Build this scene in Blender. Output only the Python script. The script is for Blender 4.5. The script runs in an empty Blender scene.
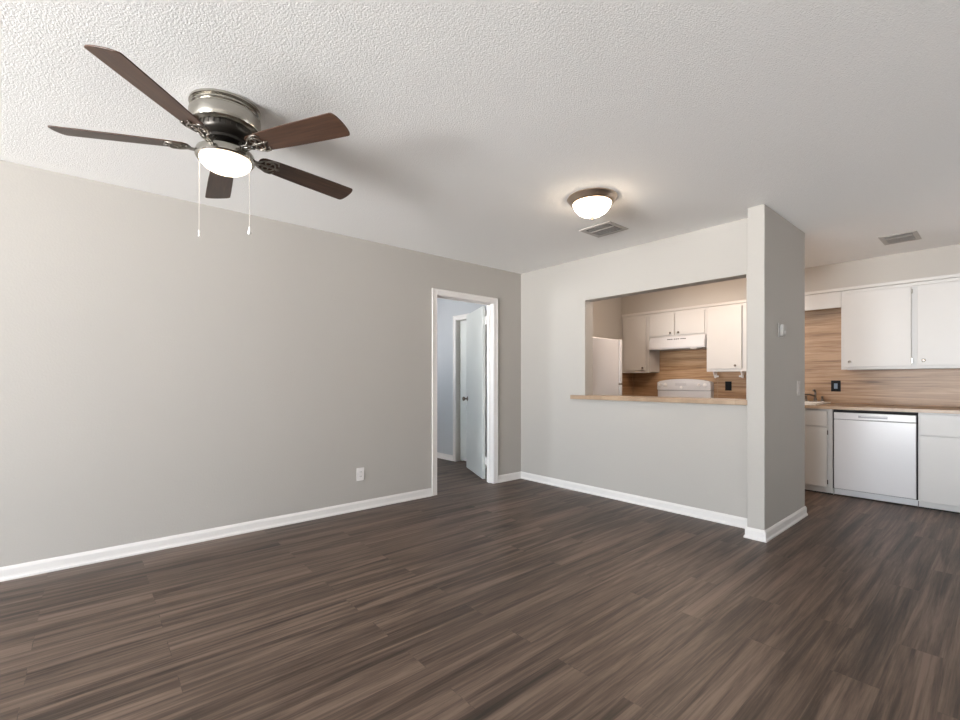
import bpy, bmesh, math
from mathutils import Vector, Matrix
C = bpy.context.scene.collection
SC = bpy.context.scene
R = math.radians

# ------------------------------------------------------------------ camera
cam_d = bpy.data.cameras.new('camera'); cam = bpy.data.objects.new('camera', cam_d); C.objects.link(cam)
cam.location = (3.814, -3.929, 1.157)
cam.rotation_euler = (R(90), 0, R(49.27))
cam_d.sensor_width = 36; cam_d.lens = 456.0 / 960 * 36
cam_d.shift_y = 21.3 / 960
cam_d.clip_start = 0.02
SC.camera = cam

# ------------------------------------------------------------------ world, lights, exposure
w = bpy.data.worlds.new('sky'); SC.world = w; w.use_nodes = True
bg = w.node_tree.nodes['Background']
_N, _L = w.node_tree.nodes, w.node_tree.links                 # pale sky above, lower half made brighter to throw light up at the ceiling
_tc = _N.new('ShaderNodeTexCoord'); _sp = _N.new('ShaderNodeSeparateXYZ'); _L.new(_tc.outputs['Generated'], _sp.inputs[0])
_mr = _N.new('ShaderNodeMapRange'); _mr.inputs[1].default_value = -.08; _mr.inputs[2].default_value = .08; _L.new(_sp.outputs[2], _mr.inputs[0])
_mx = _N.new('ShaderNodeMixRGB'); _mx.inputs[1].default_value = (3.75, 3.8, 3.85, 1); _mx.inputs[2].default_value = (1.35, 1.55, 1.75, 1)
_L.new(_mr.outputs[0], _mx.inputs[0]); _L.new(_mx.outputs[0], bg.inputs[0]); bg.inputs[1].default_value = 7.6
SC.cycles.max_bounces = 12; SC.cycles.diffuse_bounces = 8
SC.view_settings.view_transform = 'Standard'; SC.view_settings.look = 'None'
SC.view_settings.exposure = 0.88; SC.view_settings.gamma = 1; SC.view_settings.use_curve_mapping = False

def area(name, loc, rot, sx, sy, power, col, portal=False):
    l = bpy.data.lights.new(name, 'AREA'); l.shape = 'RECTANGLE'; l.size = sx; l.size_y = sy
    l.energy = power; l.color = col
    if portal: l.cycles.is_portal = True
    o = bpy.data.objects.new(name, l); C.objects.link(o); o.location = loc; o.rotation_euler = rot
    return o
def point(name, loc, power, col, rad):
    l = bpy.data.lights.new(name, 'POINT'); l.energy = power; l.color = col; l.shadow_soft_size = rad
    o = bpy.data.objects.new(name, l); C.objects.link(o); o.location = loc
    return o
YKP = 2.70
WX0, WX1, WZ0, WZ1, WY = 1.3, 4.4, 0.04, 2.3, -9.3          # the living room's window
area('window_portal', ((WX0+WX1)/2, WY-.03, (WZ0+WZ1)/2), (R(90), 0, 0), WX1-WX0, WZ1-WZ0, 1, (1, 1, 1), True)
area('added_kitchen_portal', (5.475, YKP, 1.025), (R(-90), 0, 0), .35, 1.35, 1, (1, 1, 1), True)  # portal of the unseen window added in the kitchen
area('added_hall_portal', (-2.225, -2.63, 1.525), (R(90), 0, 0), .75, 1.05, 1, (1, 1, 1), True)  # portal of the unseen window added in the hall
# the kitchen's own ceiling lamp stands behind the pass-through header
point('kitchen_lamp_light', (1.40, 1.10, 2.25), 19, (1.0, 0.78, 0.62), 0.16)

# ------------------------------------------------------------------ materials
def nt(name):
    m = bpy.data.materials.new(name); m.use_nodes = True
    return m, m.node_tree.nodes, m.node_tree.links, m.node_tree.nodes['Principled BSDF']
def mat(name, col, rough=.5, metal=0., bump=None, vary=0., spec=None, emit=None, coat=0.):
    m, N, L, b = nt(name)
    b.inputs['Base Color'].default_value = (*col, 1); b.inputs['Roughness'].default_value = rough
    b.inputs['Metallic'].default_value = metal
    if spec is not None: b.inputs['Specular IOR Level'].default_value = spec
    if coat: b.inputs['Coat Weight'].default_value = coat
    if emit:
        b.inputs['Emission Color'].default_value = (*emit[0], 1); b.inputs['Emission Strength'].default_value = emit[1]
    tc = N.new('ShaderNodeTexCoord')
    n = N.new('ShaderNodeTexNoise'); n.inputs['Scale'].default_value = 6; n.inputs['Detail'].default_value = 4
    L.new(tc.outputs['Object'], n.inputs['Vector'])
    if vary:
        mx = N.new('ShaderNodeMixRGB'); mx.inputs[1].default_value = (*[c*(1-vary) for c in col], 1)
        mx.inputs[2].default_value = (*[min(1, c*(1+vary)) for c in col], 1)
        L.new(n.outputs['Fac'], mx.inputs[0]); L.new(mx.outputs[0], b.inputs['Base Color'])
    if bump:
        n2 = N.new('ShaderNodeTexNoise'); n2.inputs['Scale'].default_value = bump[0]; n2.inputs['Detail'].default_value = 3
        L.new(tc.outputs['Object'], n2.inputs['Vector'])
        bp = N.new('ShaderNodeBump'); bp.inputs['Strength'].default_value = bump[1]; bp.inputs['Distance'].default_value = bump[2]
        L.new(n2.outputs['Fac'], bp.inputs['Height']); L.new(bp.outputs[0], b.inputs['Normal'])
    return m

WALL = mat('greige_wall_paint', (.43, .405, .372), .75, bump=(90, .25, .003))
TRIM = mat('white_trim_paint', (.74, .71, .685), .4, vary=.02)
DOORW = mat('white_door_paint', (.64, .655, .63), .45, vary=.02)
CAB = mat('white_cabinet_paint', (.565, .545, .52), .38, bump=(120, .08, .001), vary=.02)
CABIN = mat('cabinet_frame_paint', (.68, .66, .63), .45)
APPL = mat('white_appliance_enamel', (.62, .61, .615), .22, vary=.01)
APPG = mat('grey_appliance_plastic', (.30, .30, .31), .4)
DARK = mat('dark_gap', (.012, .011, .010), .8)
BLACK = mat('black_plastic', (.008, .008, .009), .6, spec=.2)
STEELB = mat('smoky_switch_face', (.16, .22, .29), .3)
NICKEL = mat('brushed_nickel', (.42, .40, .36), .22, 1.0, bump=(200, .05, .001))
IRON = mat('antique_nickel', (.27, .25, .22), .38, 1.0)
NICKELD = mat('dark_motor_metal', (.045, .04, .035), .35, .8)
CHROME = mat('dark_chrome', (.45, .42, .38), .2, 1.0)
BRONZE = mat('bronze_knob', (.20, .17, .145), .3, .9)
PLAST = mat('white_plastic', (.78, .75, .73), .35)
SWG = mat('greige_switch_plastic', (.50, .475, .45), .4)
GREYP = mat('grey_plastic', (.42, .40, .38), .4)
SINKM = mat('white_sink_enamel', (.85, .84, .82), .2)
def glow(name, col, s, edge):
    m, N, L, b = nt(name)
    b.inputs['Base Color'].default_value = (.8, .78, .74, 1); b.inputs['Roughness'].default_value = .3
    b.inputs['Emission Color'].default_value = (*col, 1)
    lw = N.new('ShaderNodeLayerWeight'); lw.inputs[0].default_value = .5
    mr = N.new('ShaderNodeMapRange'); mr.inputs[3].default_value = s; mr.inputs[4].default_value = edge
    L.new(lw.outputs['Facing'], mr.inputs[0]); L.new(mr.outputs[0], b.inputs['Emission Strength'])
    return m
GLASSG = mat('lit_frosted_glass', (.8, .78, .74), .3, emit=((1.0, .80, .62), 3.5))
GLASSD = mat('lit_dome_glass', (.8, .78, .74), .3, emit=((1.0, .80, .60), 11))

def ceiling_mat():
    m, N, L, b = nt('popcorn_ceiling')
    b.inputs['Base Color'].default_value = (.88, .875, .86, 1); b.inputs['Roughness'].default_value = .9
    tc = N.new('ShaderNodeTexCoord')
    v = N.new('ShaderNodeTexVoronoi'); v.inputs['Scale'].default_value = 160; v.feature = 'SMOOTH_F1'
    n = N.new('ShaderNodeTexNoise'); n.inputs['Scale'].default_value = 130; n.inputs['Detail'].default_value = 4; n.inputs['Roughness'].default_value = .6
    n3 = N.new('ShaderNodeTexNoise'); n3.inputs['Scale'].default_value = 9
    for q in (v, n, n3): L.new(tc.outputs['Object'], q.inputs['Vector'])
    s = N.new('ShaderNodeMath'); s.operation = 'SUBTRACT'; L.new(n.outputs['Fac'], s.inputs[0])
    k = N.new('ShaderNodeMath'); k.operation = 'MULTIPLY'; k.inputs[1].default_value = .5
    L.new(v.outputs['Distance'], k.inputs[0]); L.new(k.outputs[0], s.inputs[1])
    bp = N.new('ShaderNodeBump'); bp.inputs['Strength'].default_value = .5; bp.inputs['Distance'].default_value = .0044
    L.new(s.outputs[0], bp.inputs['Height']); L.new(bp.outputs[0], b.inputs['Normal'])
    return m
CEIL = ceiling_mat()
HALL = mat('cool_daylit_hall_wall', (.44, .455, .475), .75, bump=(90, .25, .003))  # wall paint with the hall's cool daylight put into its colour

def ramp(N, stops):
    r = N.new('ShaderNodeValToRGB'); e = r.color_ramp.elements
    e[0].position, e[0].color = stops[0][0], (*stops[0][1], 1)
    e[1].position, e[1].color = stops[-1][0], (*stops[-1][1], 1)
    for p, c in stops[1:-1]:
        x = e.new(p); x.color = (*c, 1)
    return r
def wood_planks(name, axis, width, length, stops, rough, stretch=(26, 1.6), seam=.0012, seamdark=.35, tone=.25, bump=.15, spec=.5, vertical=False):
    """planks running along `axis` (0 = x, 1 = y) of object space; vertical: rows stack in z"""
    m, N, L, b = nt(name)
    tc = N.new('ShaderNodeTexCoord'); sp = N.new('ShaderNodeSeparateXYZ'); L.new(tc.outputs['Object'], sp.inputs[0])
    along = sp.outputs[axis]; across = sp.outputs[2] if vertical else sp.outputs[1-axis]
    cv = N.new('ShaderNodeCombineXYZ'); L.new(along, cv.inputs[0]); L.new(across, cv.inputs[1])
    br = N.new('ShaderNodeTexBrick'); br.offset = .37; br.offset_frequency = 2
    br.inputs['Scale'].default_value = 1; br.inputs['Brick Width'].default_value = length; br.inputs['Row Height'].default_value = width
    br.inputs['Mortar Size'].default_value = seam; br.inputs['Mortar Smooth'].default_value = 0
    br.inputs['Color1'].default_value = (0, 0, 0, 1); br.inputs['Color2'].default_value = (1, 1, 1, 1); br.inputs['Mortar'].default_value = (.5, .5, .5, 1)
    L.new(cv.outputs[0], br.inputs['Vector'])
    # grain coordinates: stretched along the plank and shifted from plank to plank
    def mth(op, a, bb):
        q = N.new('ShaderNodeMath'); q.operation = op
        for i, x in enumerate((a, bb)):
            if isinstance(x, (int, float)): q.inputs[i].default_value = x
            else: L.new(x, q.inputs[i])
        return q.outputs[0]
    rnd = mth('MULTIPLY', br.outputs['Color'], 37.0)
    g = N.new('ShaderNodeCombineXYZ')
    L.new(mth('ADD', mth('MULTIPLY', along, stretch[1]), rnd), g.inputs[0]); L.new(mth('MULTIPLY', across, stretch[0]), g.inputs[1]); L.new(rnd, g.inputs[2])
    n1 = N.new('ShaderNodeTexNoise'); n1.inputs['Scale'].default_value = 1; n1.inputs['Detail'].default_value = 8; n1.inputs['Roughness'].default_value = .68; n1.inputs['Distortion'].default_value = .8
    L.new(g.outputs[0], n1.inputs['Vector'])
    g2 = N.new('ShaderNodeCombineXYZ')
    L.new(mth('ADD', mth('MULTIPLY', along, stretch[1]*.55), rnd), g2.inputs[0]); L.new(mth('MULTIPLY', across, stretch[0]*.33), g2.inputs[1]); L.new(rnd, g2.inputs[2])
    n2 = N.new('ShaderNodeTexNoise'); n2.inputs['Scale'].default_value = 1; n2.inputs['Detail'].default_value = 3; n2.inputs['Distortion'].default_value = 1.6
    L.new(g2.outputs[0], n2.inputs['Vector'])
    g3 = N.new('ShaderNodeCombineXYZ')
    L.new(mth('MULTIPLY', along, 9.), g3.inputs[0]); L.new(mth('MULTIPLY', across, stretch[0]*7), g3.inputs[1]); L.new(rnd, g3.inputs[2])
    n3 = N.new('ShaderNodeTexNoise'); n3.inputs['Scale'].default_value = 1; n3.inputs['Detail'].default_value = 2
    L.new(g3.outputs[0], n3.inputs['Vector'])
    s = mth('ADD', mth('ADD', mth('MULTIPLY', n1.outputs['Fac'], .5), mth('MULTIPLY', n2.outputs['Fac'], .38)), mth('MULTIPLY', n3.outputs['Fac'], .12))
    s = mth('ADD', s, mth('MULTIPLY', mth('SUBTRACT', br.outputs['Color'], .5), tone*.35))
    rp = ramp(N, stops); L.new(s, rp.inputs[0])
    hue = N.new('ShaderNodeHueSaturation')
    L.new(mth('ADD', mth('MULTIPLY', br.outputs['Color'], tone), 1-tone/2), hue.inputs['Value']); L.new(rp.outputs[0], hue.inputs['Color'])
    mx = N.new('ShaderNodeMixRGB'); mx.blend_type = 'MULTIPLY'; mx.inputs[2].default_value = (seamdark,)*3+(1,)
    L.new(br.outputs['Fac'], mx.inputs[0]); L.new(hue.outputs[0], mx.inputs[1])
    L.new(mx.outputs[0], b.inputs['Base Color'])
    b.inputs['Roughness'].default_value = rough; b.inputs['Specular IOR Level'].default_value = spec
    bp = N.new('ShaderNodeBump'); bp.inputs['Strength'].default_value = bump; bp.inputs['Distance'].default_value = .002
    L.new(s, bp.inputs['Height']); L.new(bp.outputs[0], b.inputs['Normal'])
    return m
FLOOR = wood_planks('grey_brown_vinyl_planks', 1, .152, 1.22,
    [(.37, (.015, .0088, .0056)), (.44, (.049, .030, .0200)), (.51, (.098, .064, .046)), (.60, (.172, .120, .090))], .46, stretch=(30, 1.0), seamdark=.8, tone=.09)
SPLASH = wood_planks('tan_zebra_wood_laminate', 0, 1.3, 2.6,
    [(.32, (.12, .060, .026)), (.44, (.30, .172, .086)), (.54, (.43, .27, .150)), (.68, (.56, .39, .25))], .4,
    stretch=(42, 1.5), seam=.0008, seamdark=.6, tone=.1, vertical=True)
COUNTER = wood_planks('wood_laminate_worktop', 0, .7, 2.4,
    [(.30, (.17, .105, .062)), (.45, (.30, .20, .125)), (.56, (.41, .29, .19)), (.70, (.50, .37, .26))], .35, stretch=(30, 2.0), seam=.0, tone=.08)
BLADE = wood_planks('walnut_blade_veneer', 0, .5, 3., [(.30, (.026, .012, .007)), (.5, (.068, .031, .017)), (.7, (.12, .060, .034))], .38, stretch=(60, 4), seam=.0, tone=.05)

# ------------------------------------------------------------------ mesh helpers
def box(bm, x0, x1, y0, y1, z0, z1, bev=0, seg=2):
    """adds one closed box; x0.. may be in any order"""
    x0, x1 = sorted((x0, x1)); y0, y1 = sorted((y0, y1)); z0, z1 = sorted((z0, z1))
    t = bmesh.new()
    bmesh.ops.create_cube(t, size=1)
    for v in t.verts:
        v.co = ((x0+x1)/2+v.co.x*(x1-x0), (y0+y1)/2+v.co.y*(y1-y0), (z0+z1)/2+v.co.z*(z1-z0))
    if bev: bmesh.ops.bevel(t, geom=t.edges[:], offset=min(bev, .45*min(x1-x0, y1-y0, z1-z0)), segments=seg, affect='EDGES', profile=.5)
    merge(bm, t)
def merge(bm, t, M=None):
    if M is not None: bmesh.ops.transform(t, matrix=M, verts=t.verts[:])
    me = bpy.data.meshes.new('tmp'); t.to_mesh(me); t.free(); bm.from_mesh(me); bpy.data.meshes.remove(me)
def prism(bm, pts, ax, a0, a1, bev=0):
    """extrudes a 2-D outline along axis ax from a0 to a1 (pts are the other two coordinates in order)"""
    t = bmesh.new()
    def P(p, a):
        c = list(p); c.insert(ax, a); return c
    A = [t.verts.new(P(p, a0)) for p in pts]; B = [t.verts.new(P(p, a1)) for p in pts]
    n = len(pts)
    t.faces.new(A); t.faces.new(B[::-1])
    for i in range(n): t.faces.new((A[i], B[i], B[(i+1) % n], A[(i+1) % n]))
    bmesh.ops.recalc_face_normals(t, faces=t.faces[:])
    if bev: bmesh.ops.bevel(t, geom=t.edges[:], offset=bev, segments=2, affect='EDGES', profile=.5)
    merge(bm, t)
def lathe(bm, prof, loc=(0, 0, 0), n=48, M=None):
    """prof: (radius, z) from one end to the other; closed where radius is 0"""
    t = bmesh.new(); rings = []
    for r, z in prof:
        if r < 1e-6: rings.append([t.verts.new((0, 0, z))])
        else: rings.append([t.verts.new((r*math.cos(2*math.pi*k/n), r*math.sin(2*math.pi*k/n), z)) for k in range(n)])
    for a, b in zip(rings, rings[1:]):
        for k in range(n):
            q = [a[k % len(a)], a[(k+1) % len(a)], b[(k+1) % len(b)], b[k % len(b)]]
            q = list(dict.fromkeys(q))
            if len(q) > 2: t.faces.new(q)
    for r in (rings[0], rings[-1]):
        if len(r) > 1: t.faces.new(r)
    bmesh.ops.recalc_face_normals(t, faces=t.faces[:])
    merge(bm, t, (Matrix.Translation(loc) @ (M or Matrix())))
def tube(bm, pts, r, n=12):
    """round bar through points"""
    pts = [Vector(p) for p in pts]; t = bmesh.new(); rings = []
    for i, p in enumerate(pts):
        d = (pts[min(i+1, len(pts)-1)]-pts[max(i-1, 0)]).normalized()
        u = d.cross(Vector((0, 0, 1)) if abs(d.z) < .9 else Vector((1, 0, 0))).normalized(); v = d.cross(u)
        rings.append([t.verts.new(p+(u*math.cos(2*math.pi*k/n)+v*math.sin(2*math.pi*k/n))*r) for k in range(n)])
    for a, b in zip(rings, rings[1:]):
        for k in range(n): t.faces.new((a[k], a[(k+1) % n], b[(k+1) % n], b[k]))
    t.faces.new(rings[0][::-1]); t.faces.new(rings[-1])
    bmesh.ops.recalc_face_normals(t, faces=t.faces[:])
    merge(bm, t)
def obj(name, bm, m, parent=None, smooth=False, loc=None):
    me = bpy.data.meshes.new(name); bm.to_mesh(me); bm.free()
    o = bpy.data.objects.new(name, me); C.objects.link(o); me.materials.append(m)
    if smooth:
        me.polygons.foreach_set('use_smooth', [True]*len(me.polygons)); me.set_sharp_from_angle(angle=R(35))
    if parent: o.parent = parent; o.matrix_parent_inverse = Matrix.Translation(parent.location).inverted()
    if loc: o.location = loc
    return o
def new(): return bmesh.new()
def struct(name, bm, m, parent=None, smooth=False):
    o = obj(name, bm, m, parent, smooth); o['kind'] = 'structure'; return o
def thing(name, label, cat, loc, group=None):
    """an Empty at the thing's base; its parts are built in world coordinates"""
    o = bpy.data.objects.new(name, None); C.objects.link(o); o.location = loc; o.empty_display_size = .05
    o['label'] = label; o['category'] = cat
    if group: o['group'] = group
    return o
def tag(o, label, cat, group=None):
    o['label'] = label; o['category'] = cat
    if group: o['group'] = group
    return o

# ------------------------------------------------------------------ the shell
H = 2.44; XR = 6.2; YK = 2.55; YF = -9.3
HX0, HY0, HY1 = -2.7, -2.6, 0.10                           # hall
b = new(); box(b, HX0-.1, XR, YF, YK, -.1, 0); struct('floor', b, FLOOR)
b = new(); box(b, HX0-.1, XR, YF, YK, H, H+.1); struct('ceiling', b, CEIL)
TH = .135; DY0, DY1, DZ = -1.226, -.452, 2.035                        # doorway in the left wall (clear opening)
b = new()
box(b, -.105, 0, YF, DY0-.02, 0, H); box(b, -.105, 0, DY0-.02, DY1+.02, DZ+.02, H); box(b, -.105, 0, DY1+.02, TH, 0, H); box(b, -.12, -.04, TH, YK, 0, H)
struct('wall_left', b, WALL)
OX0, OX1, OZ0, OZ1 = .928, 2.462, .97, 2.0       # pass-through
b = new()
box(b, 0, OX0, 0, TH, 0, H, 0); box(b, OX0, OX1, 0, TH, 0, OZ0); box(b, OX0, OX1, 0, TH, OZ1, H); box(b, OX1, 2.545, 0, TH, 0, H)
struct('wall_back', b, WALL)
b = new(); box(b, 2.545, 2.66, -.225, .77, 0, H, .006); struct('wall_divider', b, WALL)
b = new(); box(b, -.12, 5.3, YK, YK+.12, 0, H); box(b, 5.65, XR, YK, YK+.12, 0, H); box(b, 5.3, 5.65, YK, YK+.12, 1.7, H); box(b, 5.3, 5.65, YK, YK+.12, 0, .35); struct('wall_kitchen', b, WALL)
b = new(); box(b, XR, XR+.12, YF, YK, 0, H); struct('wall_right', b, WALL)
b = new()
box(b, -.12, WX0, YF-.12, YF, 0, H); box(b, WX1, XR, YF-.12, YF, 0, H)
box(b, WX0, WX1, YF-.12, YF, 0, WZ0); box(b, WX0, WX1, YF-.12, YF, WZ1, H); struct('wall_front', b, WALL)
YU = 2.246                                                   # face of the wall cabinets and of the soffit
b = new(); box(b, -.04, 4.15, YU, YK, 2.165, H); struct('wall_soffit', b, WALL)
# hall behind the doorway
EDX0, EDX1 = -1.385, -.79                                  # doorway in the hall's end wall
b = new(); box(b, HX0, EDX0-.02, HY1, HY1+.12, 0, H); box(b, EDX0-.02, EDX1+.02, HY1, HY1+.12, 2.055, H); box(b, EDX1+.02, -.12, HY1, HY1+.12, 0, H)
struct('wall_hall_end', b, HALL)
b = new(); box(b, HX0-.1, HX0, HY0, HY1+.12, 0, H); struct('wall_hall_side', b, HALL)
b = new()
box(b, HX0, -2.6, HY0-.1, HY0, 0, H); box(b, -1.85, -.12, HY0-.1, HY0, 0, H); box(b, -2.6, -1.85, HY0-.1, HY0, 0, 1.0); box(b, -2.6, -1.85, HY0-.1, HY0, 2.05, H)
struct('wall_hall_front', b, HALL)
b = new(); box(b, HX0-.1, -.12, .95, 1.05, 0, H); struct('wall_closet', b, WALL)
b = new(); box(b, HX0-.1, HX0, HY1+.12, .95, 0, H); struct('wall_closet_side', b, WALL)

# windows, none of them in view
def window(name, x0, x1, z0, z1, y, n):
    f = new()
    box(f, x0, x1, y-.09, y-.03, z0, z0+.05); box(f, x0, x1, y-.09, y-.03, z1-.05, z1)
    for k in range(n+1):
        xx = x0+(x1-x0-.05)*k/n; box(f, xx, xx+.05, y-.09, y-.03, z0, z1)
    o = struct(name, f, TRIM)
    s = new(); box(s, x0-.05, x1+.05, y-.1, y+.06, z0-.03, z0, .004); so = obj('window_sill', s, TRIM, o)
    return o
window('window_1', WX0, WX1, WZ0, WZ1, YF, 3)
window('added_kitchen_window', 5.3, 5.65, .35, 1.7, YK+.12, 1)  # unseen kitchen window, added to brighten the ceiling
window('added_hall_window', -2.6, -1.85, 1.0, 2.05, HY0, 2)  # unseen hall window, added to light the hall's end wall

# baseboards: profile with a stepped top and a quarter-round shoe
BP = [(0, 0), (.018, 0), (.018, .011), (.013, .018), (.011, .027), (.011, .062), (.007, .073), (.004, .080), (0, .080)]
def base_run(name, p0, p1, nrm, e0=0, e1=0):
    """baseboard from p0 to p1 on the floor, standing off the wall along nrm; e0/e1 = mitre (+1 outer, -1 inner) at each end"""
    p0, p1, nrm = Vector((*p0, 0)), Vector((*p1, 0)), Vector((*nrm, 0)); d = (p1-p0).normalized()
    t = new(); A, B = [], []
    for o_, z in BP:
        A.append(t.verts.new(p0+nrm*o_-d*(o_*e0)+Vector((0, 0, z)))); B.append(t.verts.new(p1+nrm*o_+d*(o_*e1)+Vector((0, 0, z))))
    n = len(BP); t.faces.new(A); t.faces.new(B[::-1])
    for i in range(n): t.faces.new((A[i], B[i], B[(i+1) % n], A[(i+1) % n]))
    bmesh.ops.recalc_face_normals(t, faces=t.faces[:])
    return struct(name, t, TRIM)
CW = .066                                                   # casing width
base_run('baseboard_left', (0, YF), (0, DY0-CW-.005), (1, 0))
base_run('baseboard_left_corner', (0, DY1+CW+.005), (0, 0), (1, 0), 0, -1)
base_run('baseboard_back', (0, 0), (2.545, 0), (0, -1), -1, -1)
base_run('baseboard_divider_inner', (2.545, 0), (2.545, -.225), (-1, 0), -1, 1)
base_run('baseboard_divider_front', (2.545, -.225), (2.66, -.225), (0, -1), 1, 1)
base_run('baseboard_divider_side', (2.66, -.225), (2.66, .77), (1, 0), 1, 1)
base_run('baseboard_divider_end', (2.66, .77), (2.545, .77), (0, 1), 1, 0)
base_run('baseboard_hall_end', (HX0, HY1), (EDX0-CW-.005, HY1), (0, -1))
base_run('baseboard_right', (XR, YF), (XR, YK), (-1, 0))

# doorway casings and jambs
def casing(bm, ax, face, sgn, a0, a1, top, wd=CW):
    """casing on a wall plane: ax = wall normal axis, face = plane, sgn = side it stands off"""
    def slab(u0, u1, z0, z1):
        for t0, t1, w0, w1 in ((0, .012, 0, 0), (.012, .017, .008, .014)):
            pass
        f0, f1 = face, face+sgn*.014
        if ax == 0: box(bm, f0, f1, u0, u1, z0, z1, .004)
        else: box(bm, u0, u1, f0, f1, z0, z1, .004)
    def bead(u0, u1, z0, z1):
        f0, f1 = face+sgn*.002, face+sgn*.019
        if ax == 0: box(bm, f0, f1, u0, u1, z0, z1, .005)
        else: box(bm, u0, u1, f0, f1, z0, z1, .005)
    slab(a0-wd, a0-.004, 0, top+wd); slab(a1+.004, a1+wd, 0, top+wd); slab(a0-.004, a1+.004, top+.004, top+wd)
    bead(a0-wd, a0-wd+.018, 0, top+wd); bead(a1+wd-.018, a1+wd, 0, top+wd); bead(a0-wd, a1+wd, top+wd-.018, top+wd)
t1 = new(); casing(t1, 0, 0, 1, DY0, DY1, DZ); trim1 = struct('trim_1', t1, TRIM)
t = new()
box(t, -.105, 0, DY0-.02, DY0, 0, DZ+.02); box(t, -.105, 0, DY1, DY1+.02, 0, DZ+.02); box(t, -.105, 0, DY0, DY1, DZ, DZ+.02)
box(t, -.075, -.045, DY0, DY0+.011, 0, DZ, .002); box(t, -.075, -.045, DY1-.011, DY1, 0, DZ, .002); box(t, -.075, -.045, DY0, DY1, DZ-.011, DZ, .002)
obj('door_jamb', t, TRIM, trim1)
t = new(); box(t, -.119, -.105, DY0-CW, DY0-.004, 0, DZ+CW, .004); box(t, -.119, -.105, DY0-.004, DY1-.02, DZ+.004, DZ+CW, .004); obj('hall_side_casing', t, TRIM, trim1)
t = new(); casing(t, 1, HY1, -1, EDX0, EDX1, 2.035); trim2 = struct('trim_2', t, TRIM)
t = new()
box(t, EDX0-.02, EDX0, HY1, HY1+.12, 0, 2.055); box(t, EDX1, EDX1+.02, HY1, HY1+.12, 0, 2.055); box(t, EDX0, EDX1, HY1, HY1+.12, 2.035, 2.055)
box(t, EDX0, EDX0+.011, HY1+.096, HY1+.115, 0, 2.035, .002)
obj('door_jamb', t, TRIM, trim2)

# the open door leaf of the doorway (hinged on the right jamb, swung into the hall)
HP = Vector((-.128, DY1+.004, 0)); ang = math.atan2(.328, -.705)
door = bpy.data.objects.new('door_1', None); C.objects.link(door); door.location = HP
door['kind'] = 'structure'
door.rotation_euler = (0, 0, ang)
def dpart(name, bm, m, smooth=False):
    me = bpy.data.meshes.new(name); bm.to_mesh(me); bm.free(); me.materials.append(m)
    o = bpy.data.objects.new(name, me); C.objects.link(o); o.parent = door
    if smooth: me.polygons.foreach_set('use_smooth', [True]*len(me.polygons)); me.set_sharp_from_angle(angle=R(35))
    return o
LW = .762
t = new(); box(t, .032, .032+LW, -.006, .030, .025, 2.028, .002); leaf = dpart('door_leaf', t, DOORW)
kn = new()
for s in (1, -1):
    y0 = .030 if s > 0 else -.006
    M = Matrix.Translation((.032+LW-.06, y0, .93)) @ Matrix.Rotation(R(-90*s), 4, 'X')
    lathe(kn, [(0, 0), (.030, 0), (.030, .004), (.026, .008), (.011, .010), (.010, .030), (.018, .036), (.027, .044), (.029, .054), (.025, .064), (.014, .070), (0, .071)], M=M, n=24)
dpart('door_knob', kn, BRONZE, True)
t = new(); box(t, .032+LW-.001, .032+LW+.002, .004, .020, .90, .96); dpart('latch_plate', t, CHROME)
for z in (.24, 1.86):
    t = new(); lathe(t, [(0, z-.045), (.006, z-.045), (.006, z+.045), (0, z+.045)], (0, -.004, 0), 12)
    box(t, -.022, .034, -.0045, -.002, z-.045, z+.045); dpart('hinge', t, PLAST, True)

# the door in the hall's end wall, standing ajar
e = bpy.data.objects.new('door_2', None); C.objects.link(e); e.location = (EDX1-.005, HY1+.06, 0); e['kind'] = 'structure'

t = new(); box(t, -.583, 0, 0, .035, .02, 2.028, .002)
me = bpy.data.meshes.new('door_leaf'); t.to_mesh(me); t.free(); me.materials.append(DOORW)
lf = bpy.data.objects.new('door_leaf', me); C.objects.link(lf); lf.parent = e

# ------------------------------------------------------------------ kitchen wall cabinets
KNOB = [(0, 0), (.007, 0), (.006, .010), (.009, .014), (.0145, .019), (.0145, .024), (.010, .029), (0, .030)]
def knob(x, y, z, parent, m=None):
    b = new(); lathe(b, KNOB, (x, y, z), 20, Matrix.Rotation(R(90), 4, 'X')); return obj('knob', b, m or BRONZE, parent, True)
def slab_door(x0, x1, y, z0, z1, parent, name='door', kx=None, kz=None, hinge=None):
    b = new(); box(b, x0, x1, y-.021, y-.004, z0, z1, .002); d = obj(name, b, CAB, parent)
    if kx is not None: knob(kx, y-.021, kz, d)
    if hinge is not None:
        for z in (z0+.05, z1-.05):
            b = new(); lathe(b, [(0, z-.022), (.005, z-.022), (.005, z+.022), (0, z+.022)], (hinge, y-.013, 0), 10)
            obj('hinge', b, CHROME, d, True)
    return d
def upper(name_label, x0, x1, z0, z1, doors, side_panels=True):
    t = thing('wall_cabinet', name_label, 'cabinet', ((x0+x1)/2, YU, z0), 'white wall cabinets under the kitchen soffit')
    b = new()
    box(b, x0, x1, YU+.018, YK-.001, z0+.012, z1)                       # carcass
    box(b, x0, x1, YU, YU+.018, z1-.03, z1)                           # face frame
    box(b, x0, x1, YU, YU+.018, z0, z0+.035)
    box(b, x0, x0+.035, YU, YU+.018, z0+.035, z1-.03); box(b, x1-.035, x1, YU, YU+.018, z0+.035, z1-.03)
    box(b, x0, x1, YU+.010, YU+.018, z0+.035, z1-.03)
    obj('cabinet_body', b, CAB, t)
    for d in doors: slab_door(*d[:2], YU, *d[2:4], t, 'door', d[4], d[5], d[6])
    return t
upper('narrow white wall cabinet with one door, left of the range hood', -.038, .405, 1.283, 2.13,
      [(-.005, .358, 1.318, 2.10, .318, 1.352, None)])
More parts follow.
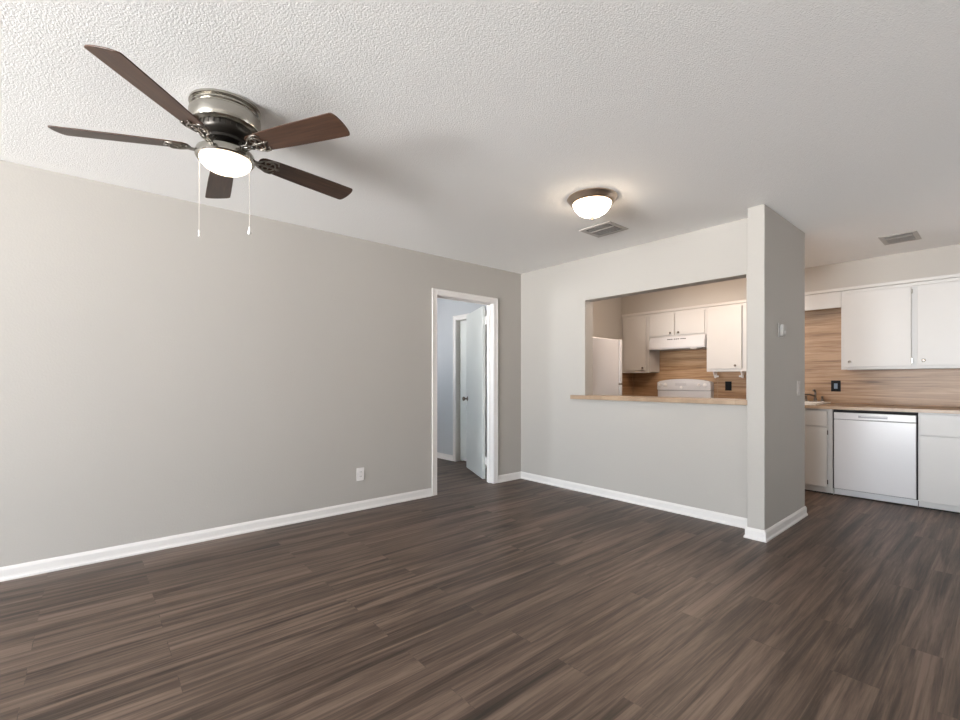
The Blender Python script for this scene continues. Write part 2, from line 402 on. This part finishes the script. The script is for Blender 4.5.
upper('short white two-door wall cabinet directly above the range hood', .407, 1.212, 1.775, 2.13,
      [(.418, .782, 1.797, 2.10, .735, 1.83, None), (.800, 1.192, 1.797, 2.10, .85, 1.83, None)])
upper('white one-door wall cabinet right of the range hood, above the black outlet', 1.214, 1.70, 1.283, 2.13,
      [(1.246, 1.642, 1.318, 2.10, 1.575, 1.355, None)])
upper('wide white wall cabinet with two slab doors above the dishwasher', 2.627, 3.90, 1.283, 2.13,
      [(2.652, 3.180, 1.31, 2.095, 2.705, 1.362, 3.186), (3.225, 3.76, 1.31, 2.095, 3.270, 1.362, None)])
# board above the sink and the trim strip along the top
b = new(); box(b, 1.702, 2.625, YU, YU+.018, 1.958, 2.13, .002)
tag(obj('valance_board', b, CAB), 'plain white valance board above the sink, between the wall cabinets', 'board')
b = new(); box(b, -.04, 4.1, YU-.016, YU+.012, 2.132, 2.165, .004); struct('trim_3', b, CAB)

# backsplash
b = new(); box(b, -.0395, 4.2, YK-.0105, YK-.0005, .906, 1.282); box(b, .406, 1.213, YK-.0105, YK-.0005, 1.282, 1.774); box(b, 1.701, 2.626, YK-.0105, YK-.0005, 1.282, 2.16)
box(b, -.0395, -.030, 1.80, YK-.0105, .906, 1.282)
sp = tag(obj('backsplash', b, SPLASH), 'wood-look laminate backsplash panel behind the stove and sink', 'backsplash')
for x in (-.026, 1.235):
    b = new(); box(b, x-.003, x+.003, YK-.0125, YK-.010, .91, 1.28); obj('seam_strip', b, mat('seam_strip_brown', (.36, .24, .15), .5), sp)

# range hood
t = thing('range_hood', 'white under-cabinet range hood above the stove', 'range hood', (.81, 2.2, 1.6))
b = new(); hp = [(YK-.012, 1.773), (2.225, 1.773), (2.195, 1.70), (2.180, 1.625), (2.190, 1.605), (YK-.012, 1.605)]
prism(b, hp, 0, .43, 1.205, .004); obj('hood_shell', b, APPL, t)
b = new(); box(b, .47, 1.155, 2.22, 2.50, 1.600, 1.6045); obj('grease_filter', b, APPG, t)
for k in range(9):
    x = .695+k*.027+(k//3)*.012
    b = new(); box(b, x, x+.019, 2.2065, 2.222, 1.733, 1.744)
    obj('vent_slot', b, BLACK, t)
b = new(); box(b, 1.02, 1.10, 2.20, 2.218, 1.592, 1.6045, .003); obj('lamp_lens', b, PLAST, t)

# paper towel holder
t = thing('paper_towel_holder', 'two white paper towel brackets under the wall cabinet', 'towel holder', (1.43, 2.34, 1.21))
for x, s in ((1.268, 1), (1.615, -1)):
    b = new(); prism(b, [(2.30, 1.2825), (2.42, 1.2825), (2.40, 1.25), (2.375, 1.205), (2.36, 1.197), (2.345, 1.205), (2.32, 1.25)], 0, x, x+s*.014, .002)
    lathe(b, [(0, 0), (.020, 0), (.020, .006), (.013, .008), (.011, .035), (0, .036)], (x+s*.012, 2.36, 1.222), 16, Matrix.Rotation(R(90*s), 4, 'Y'))
    obj('bracket', b, PLAST, t)

# ------------------------------------------------------------------ stove
SX0, SX1, SB = .425, 1.190, YK-.014
t = thing('stove', 'white freestanding electric stove with rounded control panel', 'stove', ((SX0+SX1)/2, 2.2, 0))
b = new(); box(b, SX0, SX1, 1.93, SB, .10, .895, .004); box(b, SX0+.03, SX1-.03, 1.97, SB, 0, .10); obj('stove_body', b, APPL, t)
b = new(); box(b, SX0-.003, SX1+.003, 1.90, SB, .897, .917, .005); obj('cooktop', b, APPL, t)
for x, y, r in ((.60, 2.08, .10), (.60, 2.32, .075), (1.0, 2.08, .075), (1.0, 2.32, .10)):
    b = new(); lathe(b, [(r-.004, .917), (r+.012, .917), (r+.012, .921), (r, .922), (r-.004, .918)], (x, y, 0), 32)
    for q in (.25, .5, .75):
        lathe(b, [(r*q-.005, .918), (r*q, .925), (r*q+.008, .925), (r*q+.012, .918)], (x, y, 0), 32)
    obj('burner', b, BLACK, t, True)
# backguard: lower riser and rounded upper panel
yb = 2.44
b = new()
box(b, SX0+.004, SX1-.004, yb, SB, .917, 1.025, .006)
obj('backguard_base', b, APPL, t)
b = new(); n = 24; pts = []
for i in range(n+1):
    u = -1+2*i/n; pts.append(((SX0+SX1)/2+(SX1-SX0)/2*u*.985, 1.150+.040*(1-abs(u)**2.6)-(.010 if abs(u) > .99 else 0)))
pts += [(SX1-.002, 1.045), (SX1-.012, 1.032), (SX0+.012, 1.032), (SX0+.002, 1.045)]
prism(b, pts, 1, yb-.012, SB, .003); bg_ = obj('control_panel', b, APPL, t)
b = new(); box(b, SX0+.006, SX1-.006, yb+.004, SB, 1.024, 1.034); obj('shadow_gap', b, APPG, t)
for x in (.475, .555, 1.03, 1.11):
    b = new(); lathe(b, [(0, 0), (.024, 0), (.022, .006), (.017, .008), (.016, .022), (0, .023)], (x, yb-.012, 1.105), 24, Matrix.Rotation(R(90), 4, 'X'))
    box(b, x-.003, x+.003, yb-.042, yb-.030, 1.09, 1.12, .001)
    obj('control_knob', b, PLAST, bg_, True)
b = new(); box(b, .70, .86, yb-.0135, yb-.012, 1.095, 1.135, .001); obj('clock_panel', b, mat('pale_grey_panel', (.50, .49, .50), .3), bg_)
b = new(); lathe(b, [(0, 0), (.020, 0), (.018, .012), (0, .013)], (.79, yb-.0135, 1.075), 24, Matrix.Rotation(R(90), 4, 'X')); obj('control_knob', b, PLAST, bg_, True)
b = new(); box(b, SX0+.02, SX1-.02, 1.895, 1.929, .25, .86, .006); dr = obj('oven_door', b, APPL, t)
b = new(); tube(b, [(SX0+.08, 1.895, .80), (SX0+.08, 1.855, .80), (SX1-.08, 1.855, .80), (SX1-.08, 1.895, .80)], .011); obj('oven_handle', b, APPL, dr, True)
b = new(); box(b, SX0+.02, SX1-.02, 1.90, 1.929, .11, .235, .006); obj('storage_drawer', b, APPL, t)

# ------------------------------------------------------------------ base cabinets, worktops, dishwasher, sink
YB = 1.80                                                    # face of the base cabinets
def base_cab(label, x0, x1, fronts, toe=True, stile=True):
    t = thing('base_cabinet', label, 'cabinet', ((x0+x1)/2, YB, 0), 'white base cabinets along the kitchen wall')
    b = new(); box(b, x0, x1, YB, YB+.018 if toe == 'sink' else YK-.012, .068, .872); box(b, x0, x1, YB+.018, YK-.012, .068, .60 if toe == 'sink' else .0681); box(b, x0, x1, YB+.045, YK-.012, 0, .068); obj('cabinet_body', b, CAB, t)
    for f in fronts: slab_door(f[0], f[1], YB, f[2], f[3], t, f[4], f[5], f[6], f[7])
    b = new(); box(b, x0, x1-.004, YB+.038, YB+.0445, .012, .060); obj('toe_kick', b, CAB, t)
    b = new(); box(b, x0, x1-.004, YB+.040, YB+.0445, 0, .012); obj('toe_shade_strip', b, DARK, t)  # dark strip in place of the shade under the toe board
    return t
base_cab('narrow white base cabinet between the kitchen side wall and the stove', .002, .398, [(.02, .375, .70, .85, 'drawer', .2, .775, None), (.02, .375, .085, .685, 'door', .33, .64, None)])
base_cab('white sink base cabinet left of the dishwasher, partly hidden by the divider wall', 1.20, 2.642,
         [(1.23, 1.70, .70, .85, 'drawer', 1.46, .775, None), (1.23, 1.70, .080, .685, 'door', 1.66, .64, None),
          (1.74, 2.16, .70, .85, 'drawer_front', None, None, None), (1.74, 2.16, .080, .685, 'door', 2.12, .64, None),
          (2.19, 2.600, .70, .85, 'drawer_front', None, None, None), (2.19, 2.600, .080, .685, 'door', 2.235, .64, 2.604)], toe='sink')
base_cab('white base cabinet right of the dishwasher at the photo edge', 3.272, 4.10,
         [(3.285, 4.08, .672, .862, 'drawer_front', None, None, None), (3.285, 4.08, .075, .664, 'door', None, None, None)])
b = new(); box(b, .002, .400, 1.765, YK-.011, .875, .905, .004)
tag(obj('worktop', b, COUNTER), 'short wood-look worktop left of the stove', 'worktop')
SKX0, SKX1, SKY0, SKY1 = 1.72, 2.49, 1.87, 2.46
b = new()                                                     # worktop with a cut-out for the sink
for x0, x1, y0, y1 in ((1.192, SKX0+.02, 1.765, YK-.011), (SKX1-.02, 4.12, 1.765, YK-.011), (SKX0+.02, SKX1-.02, 1.765, SKY0+.02), (SKX0+.02, SKX1-.02, SKY1-.02, YK-.011)):
    box(b, x0, x1, y0, y1, .875, .905)
tag(obj('worktop', b, COUNTER), 'long wood-look worktop with the sink, above the dishwasher', 'worktop')
t = thing('kitchen_sink', 'white drop-in kitchen sink with raised rim in the long worktop', 'sink', (2.17, 2.16, .905))
b = new()
for x0, x1, y0, y1 in ((SKX0, SKX0+.04, SKY0, SKY1), (SKX1-.04, SKX1, SKY0, SKY1), (SKX0+.04, SKX1-.04, SKY0, SKY0+.035), (SKX0+.04, SKX1-.04, SKY1-.09, SKY1)):
    box(b, x0, x1, y0, y1, .9055, .921, .004)
obj('sink_rim', b, SINKM, t)
b = new(); x0, x1, y0, y1 = SKX0+.04, SKX1-.04, SKY0+.035, SKY1-.09
for q in ((x0, x0+.006, y0, y1, .73, .905), (x1-.006, x1, y0, y1, .73, .905), (x0+.006, x1-.006, y0, y0+.006, .73, .905), (x0+.006, x1-.006, y1-.006, y1, .73, .905), (x0+.006, x1-.006, y0+.006, y1-.006, .73, .736)): box(b, *q)
obj('basin', b, SINKM, t)
t = thing('kitchen_faucet', 'brown metal two-handle faucet standing on the sink rim', 'faucet', (2.355, 2.42, .921))
b = new(); box(b, 2.24, 2.445, 2.395, 2.445, .9215, .931, .004); obj('faucet_base', b, CHROME, t)
b = new(); tube(b, [(2.355, 2.42, .93), (2.355, 2.42, 1.035), (2.353, 2.405, 1.05), (2.345, 2.38, 1.055)], .011)
lathe(b, [(0, .925), (.019, .925), (.017, .95), (.012, .965), (0, .966)], (2.355, 2.42, 0), 20); obj('faucet_body', b, BRONZE, t, True)
b = new(); tube(b, [(2.355, 2.415, .985), (2.31, 2.36, 1.005), (2.27, 2.29, 1.005), (2.26, 2.26, .985)], .008); obj('spout', b, BRONZE, t, True)
for x in (2.265, 2.42):
    b = new(); lathe(b, [(0, .931), (.016, .931), (.013, .955), (.008, .96), (.012, .975), (.014, .985), (0, .99)], (x, 2.42, 0), 16); obj('faucet_handle', b, BRONZE, t, True)
t = thing('side_sprayer', 'small dark side sprayer on the sink rim left of the faucet', 'sprayer', (2.22, 2.42, .921))
b = new(); lathe(b, [(0, .9215), (.018, .9215), (.015, .935), (.009, .945), (.011, .965), (.014, .985), (0, .995)], (2.20, 2.42, 0), 16); obj('spray_head', b, BRONZE, t, True)

# dishwasher
t = thing('dishwasher', 'white built-in dishwasher under the worktop', 'dishwasher', (2.957, 1.8, 0))
DX0, DX1, YD = 2.650, 3.268, 1.775
b = new(); box(b, DX0-.004, DX1+.003, YD+.030, YK-.012, .075, .870); obj('tub', b, DARK, t)
b = new(); box(b, DX0+.008, DX1-.007, YD, YD+.029, .082, .775, .005); d = obj('door_panel', b, APPL, t)
b = new(); box(b, DX0+.008, DX1-.007, YD-.002, YD+.029, .778, .846, .005); cp = obj('control_fascia', b, APPL, t)
b = new(); box(b, 2.85, 3.065, YD-.0035, YD-.002, .800, .822, .0005); obj('pocket_handle', b, APPG, cp)
b = new(); box(b, 2.87, 3.065, YD-.010, YD-.003, .812, .819, .002); obj('handle_lip', b, APPL, cp)
b = new(); box(b, DX0, DX1, YD+.060, YD+.072, .012, .070, .002); obj('toe_panel', b, APPL, t)

# refrigerator: its right side shows through the pass-through
t = thing('refrigerator', 'white refrigerator seen from its side through the pass-through', 'refrigerator', (.5, .5, 0))
FX0, FX1 = .13, .885
b = new(); box(b, FX0, FX1, TH+.03, .70, .03, 1.637, .008); box(b, FX0+.04, FX1-.04, TH+.05, .66, 0, .03); obj('fridge_body', b, APPL, t)
b = new(); box(b, FX0, FX1, .712, .775, .05, 1.118, .012); f = obj('fridge_door', b, APPL, t)
b = new(); tube(b, [(FX0+.05, .775, .62), (FX0+.05, .81, .64), (FX0+.05, .81, 1.06), (FX0+.05, .775, 1.08)], .010); obj('door_handle', b, APPL, f, True)
b = new(); box(b, FX0, FX1, .712, .775, 1.132, 1.640, .012); f = obj('freezer_door', b, APPL, t)
b = new(); tube(b, [(FX0+.05, .775, 1.17), (FX0+.05, .81, 1.19), (FX0+.05, .81, 1.38), (FX0+.05, .775, 1.40)], .010); obj('door_handle', b, APPL, f, True)
b = new(); box(b, FX0+.01, FX1-.01, .70, .712, .05, 1.63); obj('door_gasket', b, GREYP, t)
b = new(); box(b, FX1-.05, FX1+.001, .69, .778, 1.120, 1.130, .001); obj('centre_hinge', b, BRONZE, t)

# breakfast ledge on the half wall
b = new(); prism(b, [(.782, -.062), (2.5445, -.062), (2.5445, -.0005), (OX1-.001, -.0005), (OX1-.001, .20), (OX0+.001, .20), (OX0+.001, -.0005), (.782, -.0005)], 2, OZ0+.001, 1.012, .003)
tag(obj('breakfast_ledge', b, COUNTER), 'narrow wood-look ledge on the half wall below the pass-through', 'ledge')

# ------------------------------------------------------------------ wall fittings
def plate(name, label, cat, P, n, wd, ht, mt, face=None, kind='outlet', group=None):
    """cover plate at P, facing n (x or y unit)"""
    t = thing(name, label, cat, P, group)
    ax = 0 if abs(n[0]) > .5 else 1; s = n[ax]
    def bx(u0, u1, z0, z1, d0, d1, bev=.001):
        b = new()
        if ax == 0: box(b, P[0]+s*d0, P[0]+s*d1, P[1]+u0, P[1]+u1, P[2]+z0, P[2]+z1, bev)
        else: box(b, P[0]+u0, P[0]+u1, P[1]+s*d0, P[1]+s*d1, P[2]+z0, P[2]+z1, bev)
        return b
    pl = obj('cover_plate', bx(-wd/2, wd/2, -ht/2, ht/2, .0005, .006, .002), mt, t)
    if kind == 'outlet':
        for z in (-.020, .020):
            rc = obj('receptacle', bx(-.016, .016, z-.014, z+.014, .006, .0085), face or mt, t)
            for u in (-.006, .006): obj('slot', bx(u-.0015, u+.0015, z-.004, z+.006, .0085, .0088, 0), BLACK, rc)
    elif kind == 'rocker':
        obj('rocker', bx(-.016, .016, -.030, .030, .006, .011, .002), face or mt, t)
    else:
        obj('toggle', bx(-.005, .005, -.010, .014, .006, .016, .001), face or mt, t)
    return t
plate('wall_outlet', 'white duplex outlet low on the long grey wall', 'outlet', (0, -2.068, .322), (1, 0), .072, .116, PLAST)
plate('light_switch', 'pale light switch near the kitchen end of the divider wall', 'switch', (2.66, .575, 1.10), (1, 0), .078, .122, SWG, kind='rocker', face=SWG)
plate('wall_outlet', 'black outlet on the backsplash right of the stove', 'outlet', (1.372, YK-.0106, 1.094), (0, -1), .080, .122, BLACK)
plate('light_switch', 'black rocker switch on the backsplash above the long worktop', 'switch', (2.522, YK-.0106, 1.103), (0, -1), .088, .125, BLACK, kind='rocker', face=STEELB)
t = thing('thermostat', 'small square thermostat on the divider wall', 'thermostat', (2.66, .115, 1.545))
b = new(); box(b, 2.6605, 2.668, .065, .175, 1.495, 1.60, .002); obj('back_plate', b, GREYP, t)
b = new(); box(b, 2.668, 2.692, .078, .162, 1.505, 1.590, .005); c = obj('housing', b, mat('thermostat_body', (.40, .38, .355), .45), t)
b = new(); lathe(b, [(0, 0), (.013, 0), (.012, .006), (0, .007)], (2.692, .12, 1.535), 20, Matrix.Rotation(R(90), 4, 'Y')); obj('dial', b, GREYP, c, True)

# ------------------------------------------------------------------ ceiling fittings
def vent(label, x0, x1, y0, y1, along, split):
    t = thing('ceiling_vent', label, 'vent', ((x0+x1)/2, (y0+y1)/2, H), 'ceiling air vents')
    z1 = H-.001; fr = .034; b = new()
    for q in ((x0, x1, y0, y0+fr), (x0, x1, y1-fr, y1), (x0, x0+fr, y0+fr, y1-fr), (x1-fr, x1, y0+fr, y1-fr)): box(b, *q, z1-.007, z1, .002)
    obj('frame', b, VENT, t)
    b = new(); box(b, x0+fr, x1-fr, y0+fr, y1-fr, z1-.002, z1); obj('dark_duct', b, DARK, t)
    b = new(); a0, a1 = (y0+fr, y1-fr) if along == 0 else (x0+fr, x1-fr)
    n = max(4, int((a1-a0)/.021))
    for k in range(n):
        c = a0+(a1-a0)*(k+.5)/n
        tilt = R(40)
        tb = bmesh.new(); L_ = (x1-x0 if along == 0 else y1-y0)-2*fr
        q = new(); box(q, -L_/2, L_/2, -.0042, .0042, -.0006, .0006)
        M = Matrix.Translation(((x0+x1)/2, c, z1-.008) if along == 0 else (c, (y0+y1)/2, z1-.008))
        if along == 1: M = M @ Matrix.Rotation(R(90), 4, 'Z')
        merge(b, q, M @ Matrix.Rotation(tilt, 4, 'X')); tb.free()
    obj('louvres', b, VENT, t)
    b = new()
    if along == 0: box(b, x0+fr, x1-fr, a0+(a1-a0)*split-.004, a0+(a1-a0)*split+.004, z1-.012, z1-.002)
    else: box(b, a0+(a1-a0)*split-.004, a0+(a1-a0)*split+.004, y0+fr, y1-fr, z1-.012, z1-.002)
    obj('centre_bar', b, VENT, t)
    return t
VENT = mat('vent_enamel', (.46, .43, .40), .45)
vent('small ceiling air vent beside the dome light', 1.43, 1.73, -.765, -.49, 0, .36)
vent('rectangular ceiling air vent in the kitchen, in front of the soffit', 3.05, 3.30, 1.40, 1.74, 0, .3)

# dome light
t = thing('ceiling_light', 'flush dome ceiling light with nickel ring and frosted glass', 'ceiling light', (1.910, -1.256, H))
b = new(); lathe(b, [(0, H-.0005), (.169, H-.0005), (.172, H-.008), (.164, H-.018), (.158, H-.024), (.150, H-.040), (.140, H-.046), (.132, H-.046), (.132, H-.030), (0, H-.030)], (1.910, -1.256, 0), 64)
obj('metal_ring', b, mat('warm_nickel', (.55, .44, .35), .3, 1.), t, True)
b = new(); lathe(b, [(.131, H-.040), (.129, H-.052), (.120, H-.074), (.100, H-.100), (.070, H-.120), (.035, H-.132), (0, H-.136)], (1.910, -1.256, 0), 64); obj('glass_dome', b, GLASSD, t, True)
b = new(); lathe(b, [(0, H-.134), (.012, H-.136), (.013, H-.142), (.007, H-.148), (.008, H-.154), (0, H-.160)], (1.910, -1.256, 0), 20); obj('finial', b, BRONZE, t, True)

# ceiling fan
FC = Vector((1.419, -3.438, 0)); ZB = 2.240
t = thing('ceiling_fan', 'five-blade brown ceiling fan with nickel motor and lit glass bowl', 'ceiling fan', (FC.x, FC.y, H))
b = new(); lathe(b, [(0, H-.0005), (.140, H-.0005), (.148, H-.005), (.148, H-.014), (.136, H-.019), (.136, H-.023), (.144, H-.027), (.146, H-.033), (.140, H-.038), (.141, H-.044), (.149, H-.050), (.149, H-.088), (.143, H-.104), (.128, H-.114), (.112, H-.116), (0, H-.116)], FC, 72)
obj('motor_housing', b, NICKEL, t, True)
b = new(); lathe(b, [(.116, H-.106), (.116, H-.134), (.108, H-.146), (.092, H-.156), (.074, H-.163), (0, H-.163)], FC, 72); mo = obj('vent_ring', b, NICKELD, t, True)
for k in range(30):
    q = new(); box(q, .1145, .1185, -.004, .004, H-.132, H-.114, .001)
    b = new(); merge(b, q, Matrix.Translation(FC) @ Matrix.Rotation(2*math.pi*k/30, 4, 'Z')); obj('vent_fin', b, NICKELD, mo)
b = new(); lathe(b, [(.074, H-.156), (.086, H-.160), (.086, H-.172), (.070, H-.176), (.040, H-.178), (0, H-.178)], FC, 64); obj('flywheel', b, NICKELD, t, True)
b = new(); lathe(b, [(.045, H-.1785), (.058, H-.184), (.066, H-.192), (.082, H-.200), (.106, H-.208), (.119, H-.216), (.124, H-.230), (.124, H-.246), (.119, H-.253), (.109, H-.253), (.109, H-.244), (0, H-.244)], FC, 72)
lk = obj('light_fitter', b, NICKEL, t, True)
b = new(); lathe(b, [(.1085, H-.246), (.1085, H-.254), (.104, H-.268), (.092, H-.282), (.071, H-.295), (.044, H-.303), (0, H-.306)], FC, 64); obj('glass_bowl', b, GLASSG, t, True)

# blades: one outline, pitched about their long axis (local x = out along the arm)
def blade_outline():
    pts = []
    prof = [(.150, .024), (.156, .036), (.170, .045), (.23, .053), (.38, .0600), (.55, .0640), (.645, .0655), (.651, .0645)]
    for x, y in prof: pts.append((x, y))
    for i in range(1, 12):
        a = math.pi/2-math.pi*i/12; pts.append((.651+.019*math.cos(a), .0645*math.sin(a)))
    for x, y in reversed(prof): pts.append((x, -y))
    return pts
for k in range(5):
    a = R(-44+72*k)
    M = Matrix.Rotation(a, 4, 'Z') @ Matrix.Translation((0, 0, ZB)) @ Matrix.Rotation(R((.5, 1.2, 0, 0, 0)[k]), 4, 'Y') @ Matrix.Rotation(R(-12), 4, 'X')
    b = new(); prism(b, blade_outline(), 2, -.0025, .0025, .0012)
    me = bpy.data.meshes.new('fan_blade'); b.to_mesh(me); b.free(); me.materials.append(BLADE)
    o = bpy.data.objects.new('fan_blade', me); C.objects.link(o); o.parent = t
    o.matrix_local = Matrix.Translation((0, 0, -H)) @ M
    # ornate blade iron: plate rim under the blade with scrolls, and an arm to the flywheel
    b = new()
    def arc(cx, cy, r, a0, a1, n=14, z=-.006): return [(cx+r*math.cos(R(a0+(a1-a0)*i/n)), cy+r*math.sin(R(a0+(a1-a0)*i/n)), z) for i in range(n+1)]
    tube(b, arc(.222, 0, .040, -150, 150), .0035, 8)
    for s in (1, -1):
        tube(b, arc(.222, s*.020, .014, 0, 340), .003, 8)
        tube(b, [(.128, s*.012, -.012), (.150, s*.016, -.014), (.178, s*.012, -.012), (.190, s*.024, -.006)], .0045, 8)
        tube(b, [(.200, s*.034, -.006), (.235, s*.050, -.006), (.262, s*.048, -.006), (.270, s*.030, -.006)], .0035, 8)
    tube(b, [(.180, 0, -.009), (.215, 0, -.007), (.255, 0, -.006), (.285, 0, -.005)], .004, 8)
    tube(b, [(.115, 0, .020), (.125, 0, .005), (.150, 0, -.014), (.185, 0, -.010)], .007, 10)
    for x, y in ((.235, .036), (.235, -.036), (.272, 0)): lathe(b, [(0, -.012), (.005, -.011), (.007, -.008), (.007, -.003), (0, -.003)], (x, y, 0), 12)
    bmesh.ops.translate(b, vec=(-.030, 0, 0), verts=b.verts[:]); me = bpy.data.meshes.new('blade_iron'); b.to_mesh(me); b.free(); me.materials.append(IRON)
    me.polygons.foreach_set('use_smooth', [True]*len(me.polygons))
    q = bpy.data.objects.new('blade_iron', me); C.objects.link(q); q.parent = o

# pull chains: fine beaded chain with a small pull
def chain(dx, dy, zb, round_end):
    x, y = FC.x+dx, FC.y+dy; b = new(); z0 = H-.235
    tube(b, [(x, y, z0), (x, y, zb)], .0011, 6)
    z = z0
    while z > zb:
        bmesh.ops.create_icosphere(b, subdivisions=1, radius=.0021, matrix=Matrix.Translation((x, y, z))); z -= .0085
    c = obj('pull_chain', b, mat('pale_chain', (.72, .68, .62), .35, .4), t)
    b = new()
    pr = [(0, zb+.012), (.003, zb+.010), (.004, zb), (.0075, zb-.012), (.0085, zb-.020), (.006, zb-.028), (0, zb-.030)] if round_end else [(0, zb+.006), (.004, zb+.004), (.005, zb-.004), (.0028, zb-.012), (.0055, zb-.026), (0, zb-.029)]
    lathe(b, pr, (x, y, 0), 16); obj('pull_knob', b, PLAST, c, True)
rv = Vector((.6525, .7578, 0)); fv = Vector((-.7578, .6525, 0))
p = rv*-.1245; chain(p.x, p.y, 1.861, False)
p = rv*.122-fv*.022; chain(p.x, p.y, 1.864, True)
